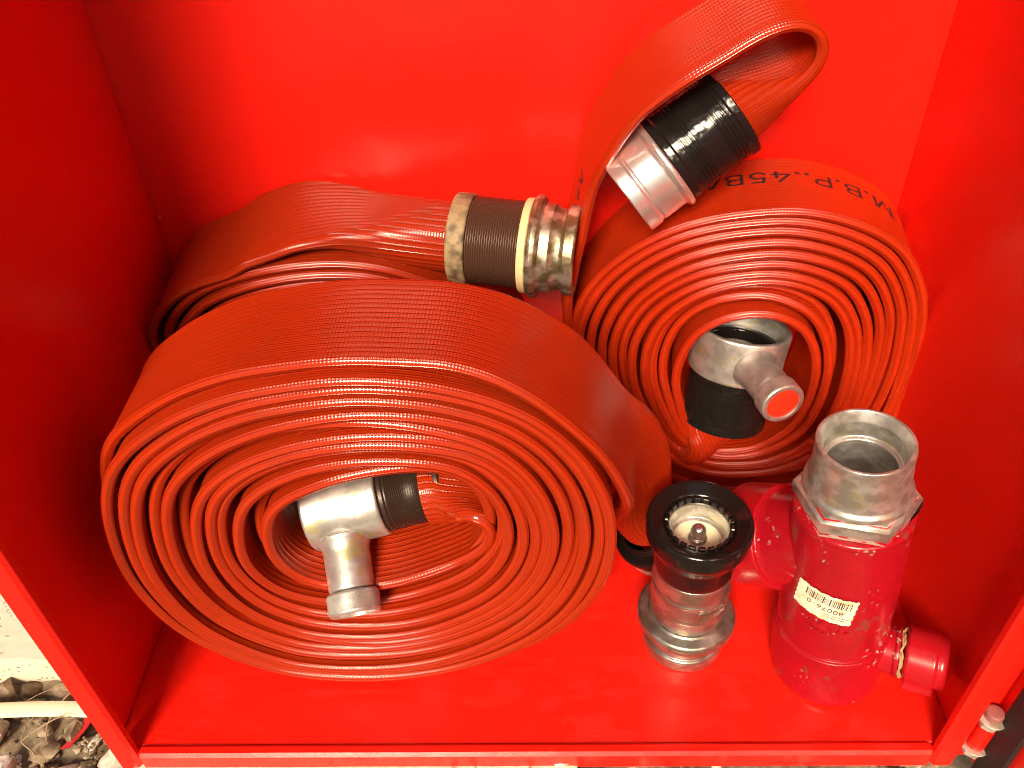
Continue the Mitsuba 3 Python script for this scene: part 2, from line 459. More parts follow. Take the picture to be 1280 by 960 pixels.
def section(b, n=44):
    """Closed flat-oval section of constant perimeter: (x across, y normal) and the arc length, from the middle of the inner face."""
    a2 = max(0.0, (PERIM - 2 * math.pi * b) / 4)          # half of the straight part
    # more points round the edges
    q = PERIM / 2
    e0, e1 = a2, a2 + math.pi * b
    inner = np.linspace(0, e0, n // 4, endpoint=False)
    edge = np.linspace(e0, e1, n // 4 + 3, endpoint=False)
    outer = np.linspace(e1, q, n // 4, endpoint=False)
    half = np.r_[inner, edge, outer]
    u = np.r_[half, q, PERIM - half[::-1]]
    x, y = np.zeros_like(u), np.zeros_like(u)
    for k, t in enumerate(u):
        m = t if t <= q else PERIM - t
        sg = 1 if t <= q else -1
        if m <= a2:
            px, py = m, -b
        elif m <= a2 + math.pi * b:
            g = (m - a2) / max(b, 1e-9)
            px, py = a2 + b * math.sin(g), -b * math.cos(g)
        else:
            px, py = 2 * a2 + math.pi * b - m, b
        flat = math.exp(-(b / 0.008) ** 2)
        mid = 1 - 0.30 * flat * (1 - smooth01((abs(px) - (a2 - 0.010)) / 0.010))
        x[k], y[k] = sg * px, py * mid
    return x, y, u


def smooth01(t):
    t = min(1.0, max(0.0, t))
    return t * t * (3 - 2 * t)


def hose_mesh(rows):
    P, Wd, B = rows[:, :3], rows[:, 3:6], rows[:, 6]
    t = np.gradient(P, axis=0)
    t /= np.linalg.norm(t, axis=1, keepdims=True)
    w = Wd - t * (Wd * t).sum(1, keepdims=True)
    w /= np.linalg.norm(w, axis=1, keepdims=True)
    nrm = np.cross(t, w)
    s = np.r_[0, np.cumsum(np.linalg.norm(np.diff(P, axis=0), axis=1))]
    V, UV = [], []
    for i in range(len(P)):
        x, y, u = section(B[i])
        V.append(P[i] + x[:, None] * w[i] + y[:, None] * nrm[i])
        UV.append(np.stack([u, np.full_like(u, s[i])], 1))
    n = len(V[0])
    V, UV = np.vstack(V), np.vstack(UV)
    i, j = np.meshgrid(np.arange(len(P) - 1), np.arange(n - 1), indexing='ij')
    q = np.stack([i * n + j, i * n + j + 1, (i + 1) * n + j + 1, (i + 1) * n + j], -1).reshape(-1, 4)
    return (V, np.vstack([q[:, [0, 1, 2]], q[:, [0, 2, 3]]])), UV, dict(P=P, w=w, n=nrm, s=s, B=B)


def spiral_rows(ctr, ri, ro, phi0, phi_one, phi_end, phi_in, b, wdir, yplane, half_w, seed, setback=None, jitter=0.34, recess=0.018):
    """Clockwise (seen from the front) spiral. phi in degrees, 0 = +x, 90 = down. ri / ro: periodic tables of the front face; radius is ri at phi_in and ro at phi_one."""
    phi = np.arange(phi0, phi_end, 1.5)
    tau = phi / 360.0
    fr = (phi - phi_in) / (phi_one - phi_in)
    turns = (phi_one - phi_in) / 360.0
    rad_in, rad_out = ri(phi % 360) + b, ro(phi % 360) - b
    fade = np.clip((phi_one + 90 - phi) / 360, 0, 1)
    r = rad_in + (rad_out - rad_in) * (fr + jitter / turns * smooth_noise(tau * 2.3, seed) * fade)
    a = np.radians(phi)
    x, z = ctr[0] + r * np.cos(a), ctr[1] - r * np.sin(a)
    off = recess * np.clip(smooth_noise(tau * 1.83 + 3, seed + 1) + 0.10, 0, 1) * fade + 0.003 * smooth_noise(tau * 2.9, seed + 2) * fade
    if setback is not None:
        off = off + setback(phi)
    y = yplane(x, z) + half_w + off
    wd = np.broadcast_to(np.asarray(wdir, float), (len(phi), 3))
    return np.column_stack([x, y, z, wd, np.full(len(phi), b)]), phi


def row(p, w, b):
    return [*p, *w, b]


def print_text(rows, text, height, s0, x0, flip, key, parent, outer=1):
    """Flat lettering laid on the outer face: text runs along the hose, backwards if flip, letters up towards -w if flip."""
    m = meshkit.text_mesh(text, height)
    if not isinstance(m, trimesh.Trimesh):
        v, f, _ = meshkit.arrays(m)
        m = trimesh.Trimesh(v, f, process=False)
    m = m.copy()
    m.apply_scale([1.17, 1, 1])
    m.merge_vertices()
    m = m.subdivide_to_size(0.004)
    v = np.array(m.vertices)
    zt = v[:, 2] - v[:, 2].min()
    zt = zt / max(zt.max(), 1e-9)
    fr = flip
    s = s0 + fr * v[:, 0]
    i = np.clip(np.searchsorted(fr_s(rows), s) - 1, 0, len(rows['s']) - 2)
    f = ((s - rows['s'][i]) / (rows['s'][i + 1] - rows['s'][i]))[:, None]
    P = rows['P'][i] * (1 - f) + rows['P'][i + 1] * f
    w = rows['w'][i] * (1 - f) + rows['w'][i + 1] * f
    n = rows['n'][i] * (1 - f) + rows['n'][i + 1] * f
    B = rows['B'][i]
    x = x0 + fr * v[:, 1]
    out = P + x[:, None] * w + n * (B * 0.72 + 0.00015 + 0.0004 * zt)[:, None] * outer
    add(key, trimesh.Trimesh(out, m.faces, process=False), 'print_ink', False, parent=parent)


def fr_s(rows):
    return rows['s']


# ---- hose one: the big flat coil in front on the left
C1 = (0.2519, 0.2225)
RO1 = periodic(list(zip(range(0, 360, 20), [0.1986, 0.2016, 0.206, 0.2088, 0.2143, 0.224, 0.235, 0.237, 0.2270, 0.2135, 0.2030, 0.1835, 0.1685, 0.1610, 0.1640, 0.1735, 0.1860, 0.1936])))
RI1 = periodic(list(zip(range(0, 360, 20), [0.088, 0.0822, 0.072, 0.064, 0.063, 0.0651, 0.0715, 0.0764, 0.0749, 0.0698, 0.0665, 0.0600, 0.0540, 0.0530, 0.0560, 0.0660, 0.0829, 0.0884])))
b1, WY = 0.0047, (0, 1, 0.0)
N1 = 12


def bumpf(phi, a, b, c, d):
    return np.interp(phi, [a, b, c, d], [0, 1, 1, 0])


END1 = 360 * N1 + 283
sp1, ph1 = spiral_rows(C1, RI1, RO1, 62, 360 * (N1 - 1) + 270, END1, 62, b1, WY, lambda x, z: 0.430 + 0.03 * z, 0.0497, 21,
                       setback=lambda p: np.interp(p, [360 * N1 + 20, 360 * N1 + 110, 360 * N1 + 190, 360 * N1 + 215, 360 * N1 + 270], [0, 0.030, 0.034, 0.020, 0.012]))
pre1 = [row((0.290, 0.508, 0.2055), (0, 1, 0.1), 0.0305), row((0.306, 0.509, 0.2085), (0, 1, 0.1), 0.0305), row((0.320, 0.508, 0.2125), (0, 1, 0.1), 0.0250), row((0.336, 0.501, 0.2235), (0, 1, 0.05), 0.012),
        row((0.349, 0.497, 0.224), (0, 1, 0), 0.0052), row((0.353, 0.496, 0.206), (0, 1, 0), b1), row((0.341, 0.496, 0.188), (0, 1, 0), b1), row((0.318, 0.496, 0.172), (0, 1, 0), b1)]
post1 = [row((0.322, 0.502, 0.3860), (0.0, 1, 0.0), b1), row((0.3555, 0.499, 0.3790), (0.08, 1, -0.01), b1), row((0.390, 0.494, 0.3620), (0.14, 1, -0.02), b1), row((0.4180, 0.493, 0.3370), (0.12, 1, 0.05), b1),
         row((0.4385, 0.496, 0.3080), (0.08, 1, 0.06), b1), row((0.4610, 0.507, 0.258), (0.16, 0.95, -0.05), 0.0052), row((0.4760, 0.528, 0.212), (0.36, 0.88, -0.34), 0.008), row((0.4850, 0.551, 0.165), (0.45, 0.8, -0.2), 0.013),
         row((0.4900, 0.569, 0.123), (0.5, 0.75, 0.0), 0.023), row((0.4965, 0.581, 0.088), (0.5, 0.8, 0.2), 0.0330), row((0.507, 0.586, 0.066), (0.5, 0.8, 0.3), 0.0338)]
rows1 = centreline(pre1, sp1, post1)
hose1 = thing('fire_hose', 'largest orange-red hose coil, at the front left, grey lug coupling in its middle', 'fire hose')
mesh1, uv1, info1 = hose_mesh(rows1)
add('jacket', mesh1, 'hose_a', True, parent=hose1, uv=uv1)


def binding_profile(r, z0, z1, ridges, amp=0.0007, lip=0.0015):
    """A sleeve of turns of wire or moulded rings."""
    pts = [(r - 0.008, z0), (r + lip * 0.3, z0), (r + lip, z0 + 0.0012), (r + lip, z0 + 0.004), (r, z0 + 0.0055)]
    zs = np.linspace(z0 + 0.0065, z1 - 0.0065, ridges * 4)
    pts += [(r + amp * (0.5 - 0.5 * math.cos(2 * math.pi * ridges * (z - zs[0]) / (zs[-1] - zs[0]))), z) for z in zs]
    pts += [(r, z1 - 0.0055), (r + lip, z1 - 0.004), (r + lip, z1 - 0.0012), (r + lip * 0.3, z1), (r - 0.008, z1)]
    return pts


def grooved_sleeve(r, z0, z1, grooves, depth=0.0008):
    """A smooth black sleeve with sets of fine grooves at the given heights."""
    pts = [(r - 0.008, z0), (r + 0.0006, z0), (r + 0.0014, z0 + 0.001), (r + 0.0014, z0 + 0.006), (r, z0 + 0.008)]
    for g in grooves:
        pts += [(r, g - 0.0012), (r - depth, g - 0.0006), (r - depth, g + 0.0006), (r, g + 0.0012)]
    pts += [(r, z1 - 0.008), (r + 0.0014, z1 - 0.006), (r + 0.0014, z1 - 0.001), (r + 0.0006, z1), (r - 0.008, z1)]
    return pts


def lug_coupling(parent, base, top, split, r, lug_at, lug_dir, lug_len, lug_r, metal_mat, cap_mat, bind_mat, sticker=False, wire=False):
    """Female instantaneous coupling: metal cup with a release lug at its side, black sleeve below."""
    base, top = np.asarray(base, float), np.asarray(top, float)
    L = np.linalg.norm(top - base)
    m = frame(base, top - base)
    z0 = split * L
    cup = [(r - 0.010, z0), (r - 0.001, z0), (r, z0 + 0.002), (r + 0.0012, L - 0.010), (r + 0.0016, L - 0.002), (r + 0.0004, L), (r - 0.0035, L), (r - 0.0048, L - 0.003), (r - 0.006, L - 0.030), (r - 0.012, L - 0.031), (r - 0.012, z0 + 0.001)]
    ck = add('coupling', moved(lathe(rounded(cup, 0.0012)), m), metal_mat, parent=parent)
    if wire:
        add('binding', moved(lathe(binding_profile(r - 0.004, 0.0, z0 - 0.0006, 22, 0.0008)), m), bind_mat, parent=ck)
    else:
        gr = [z0 * q for q in (0.22, 0.27, 0.32, 0.74, 0.79, 0.84, 0.89)]
        add('binding', moved(lathe(grooved_sleeve(r - 0.0045, 0.0, z0 - 0.0006, gr)), m), bind_mat, parent=ck)
    # seal inside the cup
    add('seal', moved(lathe(rounded([(r - 0.0075, L - 0.0295), (r - 0.0075, L - 0.018), (r - 0.016, L - 0.018), (r - 0.018, L - 0.0295)], 0.002)), m), 'black_rubber', parent=ck)
    d = unit(lug_dir)
    lm = frame(np.asarray(lug_at, float) + d * (r - 0.006), d)
    lk = add('lug', moved(lathe(rounded([(0, 0), (lug_r * 1.18, 0.0), (lug_r * 1.02, 0.006), (lug_r * 0.94, 0.012), (lug_r * 0.92, lug_len - 0.0195), (0, lug_len - 0.0195)], 0.003)), lm), metal_mat, parent=ck)
    z = lug_len - 0.019
    capp = rounded([(0.0, z), (lug_r, z), (lug_r * 1.04, z + 0.002), (lug_r * 1.04, z + 0.017), (lug_r * 0.98, z + 0.019), (lug_r * 0.80, z + 0.019), (lug_r * 0.78, z + (0.0165 if sticker else 0.009)), (0.0, z + (0.0165 if sticker else 0.009))], 0.0008)
    cm = lathe(capp, 96)
    v = np.array(cm.vertices)
    uv = np.stack([(np.arctan2(v[:, 1], v[:, 0]) / (2 * np.pi)), v[:, 2]], 1)
    mm = moved(cm, lm)
    cap_key = add('lug_cap', mm, cap_mat, 40, parent=ck) if cap_mat != 'knurled_aluminium' else None
    if cap_key is None:
        # knurled grip: small pyramids round the cap
        n, k = 44, 7
        aa, zz = np.meshgrid(np.arange(2 * n) * np.pi / n, np.linspace(z + 0.002, z + 0.0165, 2 * k + 1))
        ii, jj = np.meshgrid(np.arange(2 * n), np.arange(2 * k + 1))
        rr = lug_r * 1.04 + np.where((ii + jj) % 2 == 0, 0.00055, -0.00025)
        gv = np.stack([rr * np.cos(aa), rr * np.sin(aa), zz], -1).reshape(-1, 3)
        a, bq = np.meshgrid(np.arange(2 * k), np.arange(2 * n), indexing='ij')
        q = np.stack([a * 2 * n + bq, a * 2 * n + (bq + 1) % (2 * n), (a + 1) * 2 * n + (bq + 1) % (2 * n), (a + 1) * 2 * n + bq], -1).reshape(-1, 4)
        grip = trimesh.Trimesh(gv, np.vstack([q[:, [0, 1, 2]], q[:, [0, 2, 3]]]), process=False)
        cap_key = add('lug_cap', trimesh.util.concatenate([mm, moved(grip, lm)]), metal_mat, 20, parent=ck)
    if sticker:
        add('cap_disc', moved(lathe([(0, z + 0.0172), (lug_r * 0.775, z + 0.0172), (lug_r * 0.775, z + 0.0166)], 48), lm), 'cap_sticker', parent=ck)
    else:
        add('cap_screw', moved(lathe(rounded([(0, z + 0.013), (lug_r * 0.42, z + 0.013), (lug_r * 0.46, z + 0.0092)], 0.001), 24), lm), 'worn_aluminium', parent=ck)
    return ck


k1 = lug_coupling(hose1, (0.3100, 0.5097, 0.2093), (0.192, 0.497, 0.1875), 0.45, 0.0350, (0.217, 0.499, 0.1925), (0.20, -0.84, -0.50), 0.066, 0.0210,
                  'cast_aluminium', 'knurled_aluminium', 'shaded_wire', wire=True)
labels[k1] = {'label': 'grey cast coupling with a knurled side lug in the middle of the coil'}
# the coupling at the outer end, tipped on the floor behind the nozzle
n1e = unit((-0.66, -0.18, 0.73))
c1e = np.array([0.526, 0.592, 0.0385])
m = frame(c1e, n1e)
k1b = add('coupling', moved(lathe(rounded([(0.034, -0.003), (0.049, -0.003), (0.0515, 0.000), (0.0515, 0.007), (0.0455, 0.010), (0.036, 0.010)], 0.0015)), m), 'worn_aluminium', parent=hose1)
labels[k1b] = {'label': 'dark collared coupling tipped over behind the nozzle'}
add('collar', moved(lathe(rounded([(0.030, 0.0105), (0.0485, 0.0105), (0.0495, 0.014), (0.0495, 0.026), (0.047, 0.029), (0.0375, 0.030), (0.036, 0.036), (0.033, 0.036)], 0.002)), m), 'black_rubber', parent=k1b)

# ---- hose two: behind the first, against the left wall and the back
C2 = (0.190, 0.168)
RO2 = periodic([(0, .20), (45, .185), (90, .166), (135, .19), (170, .189), (190, .188), (205, .205), (220, .198), (240, .178), (255, .169), (270, .166), (300, .170), (330, .188)])
RI2 = periodic([(0, .10), (90, .07), (180, .09), (270, .07)])
b2 = 0.0046
sp2, ph2 = spiral_rows(C2, RI2, RO2, 360 * 3 + 90, 360 * 7 + 200, 360 * 7 + 243, 0, b2, (0, 1, 0.03), lambda x, z: 0.676 + 0 * z, 0.0497, 44, jitter=0.10, recess=0.012,
                       setback=lambda p: 0.006 * bumpf(p, 360 * 6 + 120, 360 * 6 + 200, 360 * 7, 360 * 7 + 100))
sp2[:, 5] = np.interp(ph2, [360 * 7 + 150, 360 * 7 + 240], [0.03, 0.16])
post2 = [row((0.108, 0.728, 0.3235), (0, 1, 0.2), b2), row((0.140, 0.730, 0.338), (0, 1, 0.22), b2), row((0.172, 0.733, 0.346), (0, 1, 0.16), 0.005), row((0.205, 0.735, 0.343), (0, 1, 0.06), 0.009),
         row((0.240, 0.734, 0.333), (0, 1, 0), 0.017), row((0.275, 0.726, 0.329), (0.1, 1, 0), 0.027), row((0.305, 0.718, 0.3272), (0.18, 1, 0), 0.0336), row((0.335, 0.712, 0.3265), (0.18, 1, 0), 0.0338)]
rows2 = centreline([], sp2, post2)
hose2 = thing('fire_hose', 'darker orange hose coil behind the large one, ending in a wire-bound brassy coupling', 'fire hose')
mesh2, uv2, info2 = hose_mesh(rows2)
add('jacket', mesh2, 'hose_b', True, parent=hose2, uv=uv2)
o2, e2 = np.array([0.3120, 0.716, 0.3270]), np.array([0.4150, 0.696, 0.3238])
m = frame(o2, e2 - o2, (0, -1, 0.5))
L2 = np.linalg.norm(e2 - o2)
body2 = rounded([(0.030, 0.078), (0.0455, 0.078), (0.0475, 0.0795), (0.0485, 0.083), (0.0475, 0.087), (0.0445, 0.0885), (0.0420, 0.0892), (0.0418, 0.0985), (0.0408, 0.0990), (0.0392, 0.1015), (0.0382, 0.1045), (0.0378, 0.1085), (0.0388, 0.1105), (0.0415, 0.1112), (0.0420, 0.1122), (0.0420, 0.1205), (0.0410, 0.1220), (0.034, 0.1220), (0.033, 0.117), (0.033, 0.080)], 0.0010)
k2 = add('coupling', moved(lathe(body2), m), 'aged_brass', 30, parent=hose2)
labels[k2] = {'label': 'stained brassy coupling at the end of the rear hose'}
pts = [(0.034, 0.0215)]
for k in range(22):
    z = 0.0215 + 0.0485 * (k + np.linspace(0, 1, 7)) / 22
    pts += [(0.0405 + 0.0010 * abs(math.sin(math.pi * (q - 0.0215) / 0.0485 * 22)), q) for q in z]
pts.append((0.034, 0.070))
add('wire_binding', moved(lathe(pts), m), 'brown_wire', 60, parent=k2)
add('strap', moved(lathe(rounded([(0.0350, 0.0035), (0.0420, 0.0035), (0.0430, 0.005), (0.0432, 0.0195), (0.0420, 0.021), (0.035, 0.021)], 0.001)), m), 'leather_strap', parent=k2)
add('strap_buckle', moved(moved(box(-0.006, 0.006, -0.004, 0.004, 0.0, 0.0022, 0.0008), frame((0.0432 * math.cos(2.35), 0.0432 * math.sin(2.35), 0.010), (math.cos(2.35), math.sin(2.35), 0), (0, 0, 1))), m), 'leather_strap', parent=k2)
add('ivory_band', moved(lathe(rounded([(0.036, 0.0705), (0.0438, 0.0705), (0.0445, 0.072), (0.0448, 0.0765), (0.0440, 0.0778), (0.036, 0.0778)], 0.0008)), m), 'ivory_strip', parent=k2)

# ---- hose three: the coil on the right at the back, its end looped over the top
C3 = (0.6087, 0.1726)
RO3 = periodic([(0, .1600), (20, .1630), (40, .1720), (60, .1736), (80, .1690), (100, .1660), (120, .1640), (140, .1640), (160, .1690), (180, .1780), (200, .1930), (220, .1990), (240, .1990), (260, .1985), (280, .2035), (300, .2050), (320, .1900), (340, .1690)])
RI3 = periodic([(0, .0613), (20, .0632), (40, .0716), (60, .0800), (80, .0900), (100, .0950), (120, .0860), (140, .0720), (160, .0649), (180, .0640), (200, .0648), (220, .0700), (240, .074), (260, .0765), (280, .0785), (300, .0770), (320, .0700), (340, .0640)])
b3, N3 = 0.0047, 11
w3 = tuple(unit((0.12, 1, 0.0)))
sp3, ph3 = spiral_rows(C3, RI3, RO3, 108, 360 * (N3 - 1) + 270, 360 * N3 + 188, 108, b3, w3, lambda x, z: 0.672 - 0.12 * (x - 0.60) + 0.01 * z, 0.0497, 72, jitter=0.30, recess=0.017)
sp3[:, 3:6] = np.column_stack([np.interp(ph3, [360 * N3 + 60, 360 * N3 + 188], [w3[0], 0.02]), np.ones(len(ph3)), np.zeros(len(ph3))])
sp3[:, 1] += np.interp(ph3, [360 * N3 + 60, 360 * N3 + 188], [0, -0.004])
pre3 = [row((0.5925, 0.6955, 0.112), (1, 0.1, 0), 0.0338), row((0.5915, 0.695, 0.100), (1, 0.2, 0), 0.031), row((0.588, 0.696, 0.086), (0.6, 0.8, 0), 0.018), row((0.581, 0.700, 0.0745), (0.15, 1, 0), 0.008)]
WT = (0.0, 1, 0.10)
post3 = [row((0.4225, 0.735, 0.268), (0, 1, 0.04), b3), row((0.4345, 0.734, 0.345), (0, 1, 0.08), b3), row((0.4435, 0.729, 0.400), WT, b3), row((0.4560, 0.722, 0.433), WT, b3),
         row((0.4780, 0.714, 0.472), WT, b3), row((0.506, 0.705, 0.499), WT, b3), row((0.535, 0.706, 0.5165), WT, b3), row((0.567, 0.708, 0.535), WT, b3), row((0.588, 0.709, 0.541), WT, b3),
         row((0.605, 0.710, 0.534), (0, 1, 0.06), b3), row((0.614, 0.711, 0.517), (0, 1, 0.03), b3), row((0.610, 0.712, 0.500), (0, 1, 0), 0.0055), row((0.597, 0.713, 0.484), (0, 1, 0), 0.010),
         row((0.583, 0.714, 0.470), (0, 1, 0), 0.020), row((0.569, 0.715, 0.456), (0, 1, 0), 0.030), row((0.552, 0.714, 0.441), (0, 1, 0), 0.0338), row((0.537, 0.711, 0.430), (0, 1, 0), 0.0338)]
rows3 = centreline(pre3, sp3, post3, sigma=2.6)
hose3 = thing('fire_hose', 'orange-red hose coil at the rear right with black lettering and a looped end', 'fire hose')
mesh3, uv3, info3 = hose_mesh(rows3)
j3 = add('jacket', mesh3, 'hose_c', True, parent=hose3, uv=uv3)
k3 = lug_coupling(hose3, (0.5935, 0.6955, 0.104), (0.6065, 0.7200, 0.212), 0.55, 0.0485, (0.6005, 0.7125, 0.192), (0.25, -0.955, 0.05), 0.060, 0.0212,
                  'cast_aluminium', 'cast_aluminium', 'black_binding', sticker=True)
labels[k3] = {'label': 'grey coupling with a red-capped side lug in the middle of the rear right coil'}
o3, e3 = np.array([0.5605, 0.7130, 0.4490]), np.array([0.4712, 0.6880, 0.3842])
L3 = np.linalg.norm(e3 - o3)
m = frame(o3, e3 - o3)
z0 = 0.60 * L3
k3b = add('coupling', moved(lathe(rounded([(0.030, z0), (0.0432, z0), (0.0442, z0 + 0.0015), (0.0442, z0 + 0.0045), (0.0412, z0 + 0.0065), (0.0398, z0 + 0.0085), (0.0394, z0 + 0.0285), (0.0386, z0 + 0.0297), (0.0386, z0 + 0.0315), (0.0400, z0 + 0.0330), (0.0402, L3 - 0.001), (0.0392, L3), (0.034, L3), (0.033, L3 - 0.006), (0.033, z0 + 0.001)], 0.0012)), m), 'bright_aluminium', 30, parent=hose3)
labels[k3b] = {'label': 'shiny aluminium coupling with a black sleeve lying on top of the coil'}
gz = [z0 * q for q in (0.17, 0.22, 0.27, 0.32, 0.62, 0.67, 0.72, 0.77)]
add('binding', moved(lathe(grooved_sleeve(0.0412, 0.0, z0 - 0.0006, gz, 0.0009)), m), 'black_binding', 30, parent=k3b)

# lettering printed on the outer face of the last full turn and of the end loop
top_i = np.argmin(np.abs(ph3 - (360 * (N3 - 1) + 300)))
PT = sp3[top_i, :3]
lo, hi = len(rows3) // 2, len(rows3)
near = np.linalg.norm(info3['P'] - PT, axis=1)
i_top = int(np.argmin(near))
s_top = info3['s'][i_top]
half = len(rows3) * 2 // 3
i_four = half + int(np.argmin(np.linalg.norm(info3['P'][half:] - np.array([0.622, 0.725, 0.377]), axis=1)))
print_text(info3, 'M.B.P..45BAR', 0.0200, info3['s'][i_four] + 1.17 * float(meshkit.arrays(meshkit.text_mesh('M.B.P..', 0.0200))[0][:, 0].max()) + 0.011, 0.0215, -1, 'print_lettering', j3)
i_tail = int(np.argmin(np.linalg.norm(info3['P'] - np.array([0.428, 0.706, 0.345]), axis=1)))
print_text(info3, 'M.B.P', 0.0200, info3['s'][i_tail] + 0.040, 0.010, -1, 'print_lettering', j3)

# ------------------------------------------------------------------ nozzle
noz = thing('spray_nozzle', 'short chrome spray nozzle with a black toothed bumper ring standing on the cabinet floor', 'nozzle')
NC = np.array([0.5315, 0.487, 0.0])
m = frame(NC, (-0.010, 0.0, 1)) @ np.diag([0.985, 0.985, 1.085, 1])
add('base_ring', moved(lathe(rounded([(0.028, 0.0004), (0.0385, 0.0004), (0.0398, 0.002), (0.0398, 0.0125), (0.0385, 0.0145), (0.0362, 0.0152), (0.0358, 0.018), (0.0375, 0.0195), (0.0375, 0.0225), (0.0358, 0.024), (0.0358, 0.033), (0.030, 0.033)], 0.0010)), m), 'dull_chrome', parent=noz)
add('flange', moved(lathe(rounded([(0.030, 0.0335), (0.044, 0.0335), (0.0475, 0.037), (0.0475, 0.0425), (0.0455, 0.046), (0.037, 0.0485), (0.036, 0.050), (0.030, 0.050)], 0.0025)), m), 'dull_chrome', parent=noz)
bd = add('barrel', moved(lathe(rounded([(0.028, 0.0505), (0.0350, 0.0505), (0.0362, 0.053), (0.0362, 0.0675), (0.0368, 0.0685), (0.0368, 0.071), (0.0364, 0.072), (0.0364, 0.0895), (0.0370, 0.0905), (0.0372, 0.0925), (0.0364, 0.0935), (0.0358, 0.112), (0.030, 0.112)], 0.0008)), m), 'dull_chrome', parent=noz)


def on_cylinder(m2, r, a0, z0):
    """A flat mesh (x along, y up, z out) wrapped round a cylinder of radius r at angle a0."""
    v = np.array(m2.vertices)
    a = a0 + v[:, 0] / r
    rr = r + v[:, 2]
    return trimesh.Trimesh(np.stack([rr * np.cos(a), rr * np.sin(a), z0 + v[:, 1]], 1), m2.faces, process=False)


# raised oblong frame with worn raised marks
ang = np.linspace(0, 2 * np.pi, 60)
sx, sy = 0.0150, 0.0054
oval = np.stack([np.sign(np.cos(ang)) * np.abs(np.cos(ang)) ** 0.35 * sx, np.sign(np.sin(ang)) * np.abs(np.sin(ang)) ** 0.7 * sy, 0.0002 + 0 * ang], 1)
add('badge', moved(on_cylinder(tube(oval, 0.0009, 6, False), 0.0364, math.radians(-64), 0.0812), m), 'dull_chrome', parent=bd)
marks = []
for k in range(7):
    c0 = -0.0102 + k * 0.0034
    hgt = (0.0022, 0.0024, 0.0020, 0.0024, 0.0022, 0.0019, 0.0023)[k]
    marks.append(tube([(c0 - 0.0009, -hgt, 0.0002), (c0 - 0.0005, hgt, 0.0002), (c0 + 0.0009, hgt * 0.6, 0.0002), (c0 + 0.0006, -hgt * 0.8, 0.0002)], 0.0007, 5))
add('badge_marks', moved(on_cylinder(trimesh.util.concatenate(marks), 0.0364, math.radians(-64), 0.0812), m), 'dull_chrome', parent=bd)
hd = add('bumper_ring', moved(lathe(rounded([(0.028, 0.1125), (0.0362, 0.1125), (0.0372, 0.118), (0.0385, 0.136), (0.0415, 0.1435), (0.0450, 0.148), (0.0468, 0.153), (0.0470, 0.1635), (0.0458, 0.1675), (0.0432, 0.1690), (0.0318, 0.1635), (0.0292, 0.1590), (0.0280, 0.145), (0.0275, 0.115)], 0.0018), 96), m), 'black_rubber', parent=noz)
for k in range(22):
    a = 2 * math.pi * k / 22 + 0.06
    tooth = box(-0.0030, 0.0030, -0.0016, 0.0020, -0.003, 0.0030, 0.0007)
    add('tooth', moved(moved(tooth, frame((0.0288 * math.cos(a), 0.0288 * math.sin(a), 0.1608), (0, 0, 1), (-math.sin(a), math.cos(a), 0))), m), 'black_rubber', 30, parent=hd)
add('cup', moved(lathe(rounded([(0.0258, 0.1575), (0.0266, 0.1590), (0.0273, 0.1580), (0.0273, 0.120)], 0.0005), 96), m), 'dull_chrome', parent=noz)
add('cup_wall', moved(lathe(rounded([(0.0258, 0.1574), (0.0252, 0.150), (0.0250, 0.1435), (0.0215, 0.1420)], 0.001), 96), m), 'worn_aluminium', parent=noz)
add('seat_disc', moved(lathe(rounded([(0.0, 0.1430), (0.019, 0.1430), (0.0222, 0.1420), (0.0222, 0.130)], 0.001), 72), m), 'seat_plastic', parent=noz)
add('stem', moved(lathe(rounded([(0.0085, 0.1431), (0.0085, 0.1455), (0.0075, 0.1470), (0.0060, 0.1475), (0.0060, 0.150)], 0.0008), 40), m), 'dull_chrome', parent=noz)
ball = trimesh.creation.icosphere(3, 0.0070)
add('stem_ball', moved(trimesh.Trimesh(np.array(ball.vertices) + [0, 0, 0.1525], ball.faces, process=False), m), 'steel_ball', True, parent=noz)

# ------------------------------------------------------------------ valve
val = thing('hydrant_valve', 'crimson valve with a bare metal hexagon inlet and paper label, standing at the right', 'valve')
VC, VT = np.array([0.6645, 0.460, 0.0]), np.array([0.6375, 0.465, 0.2970])
AX = unit(VT - VC)
LV = np.linalg.norm(VT - VC)
m = frame(VC, AX)
bottom = [(0.0, 0.002), (0.047, 0.002), (0.0500, 0.005), (0.0506, 0.010), (0.0508, 0.0700), (0.0502, 0.0722), (0.0478, 0.0728), (0.0474, 0.0740)]
upper = [(0.0482, 0.0765), (0.0485, 0.080), (0.0485, 0.15), (0.0475, 0.200), (0.0460, 0.221), (0.0472, 0.2235), (0.0472, 0.2265), (0.0450, 0.2285), (0.038, 0.2285)]
vb = add('body', moved(lathe(rounded(bottom + upper, 0.0012), 96), m), 'valve_paint', 35, parent=val)
hexr, HZ = 0.0480, 0.2288
hexm = lathe(rounded([(0.036, HZ), (hexr, HZ), (hexr, HZ + 0.0150), (hexr * 0.93, HZ + 0.0185), (0.040, HZ + 0.0185)], 0.0006), 6, phase=math.radians(-78))
hx_key = add('hexagon', moved(hexm, m), 'chipped_red', 20, parent=val)
hex2 = lathe(rounded([(0.036, HZ + 0.0045), (hexr + 0.0005, HZ + 0.0045), (hexr + 0.0005, HZ + 0.0152), (hexr * 0.90 + 0.0005, HZ + 0.0190), (0.040, HZ + 0.0192)], 0.0006), 6, phase=math.radians(-78))
add('hexagon_top', moved(hex2, m), 'worn_aluminium', 20, parent=val)
q = HZ + 0.0194
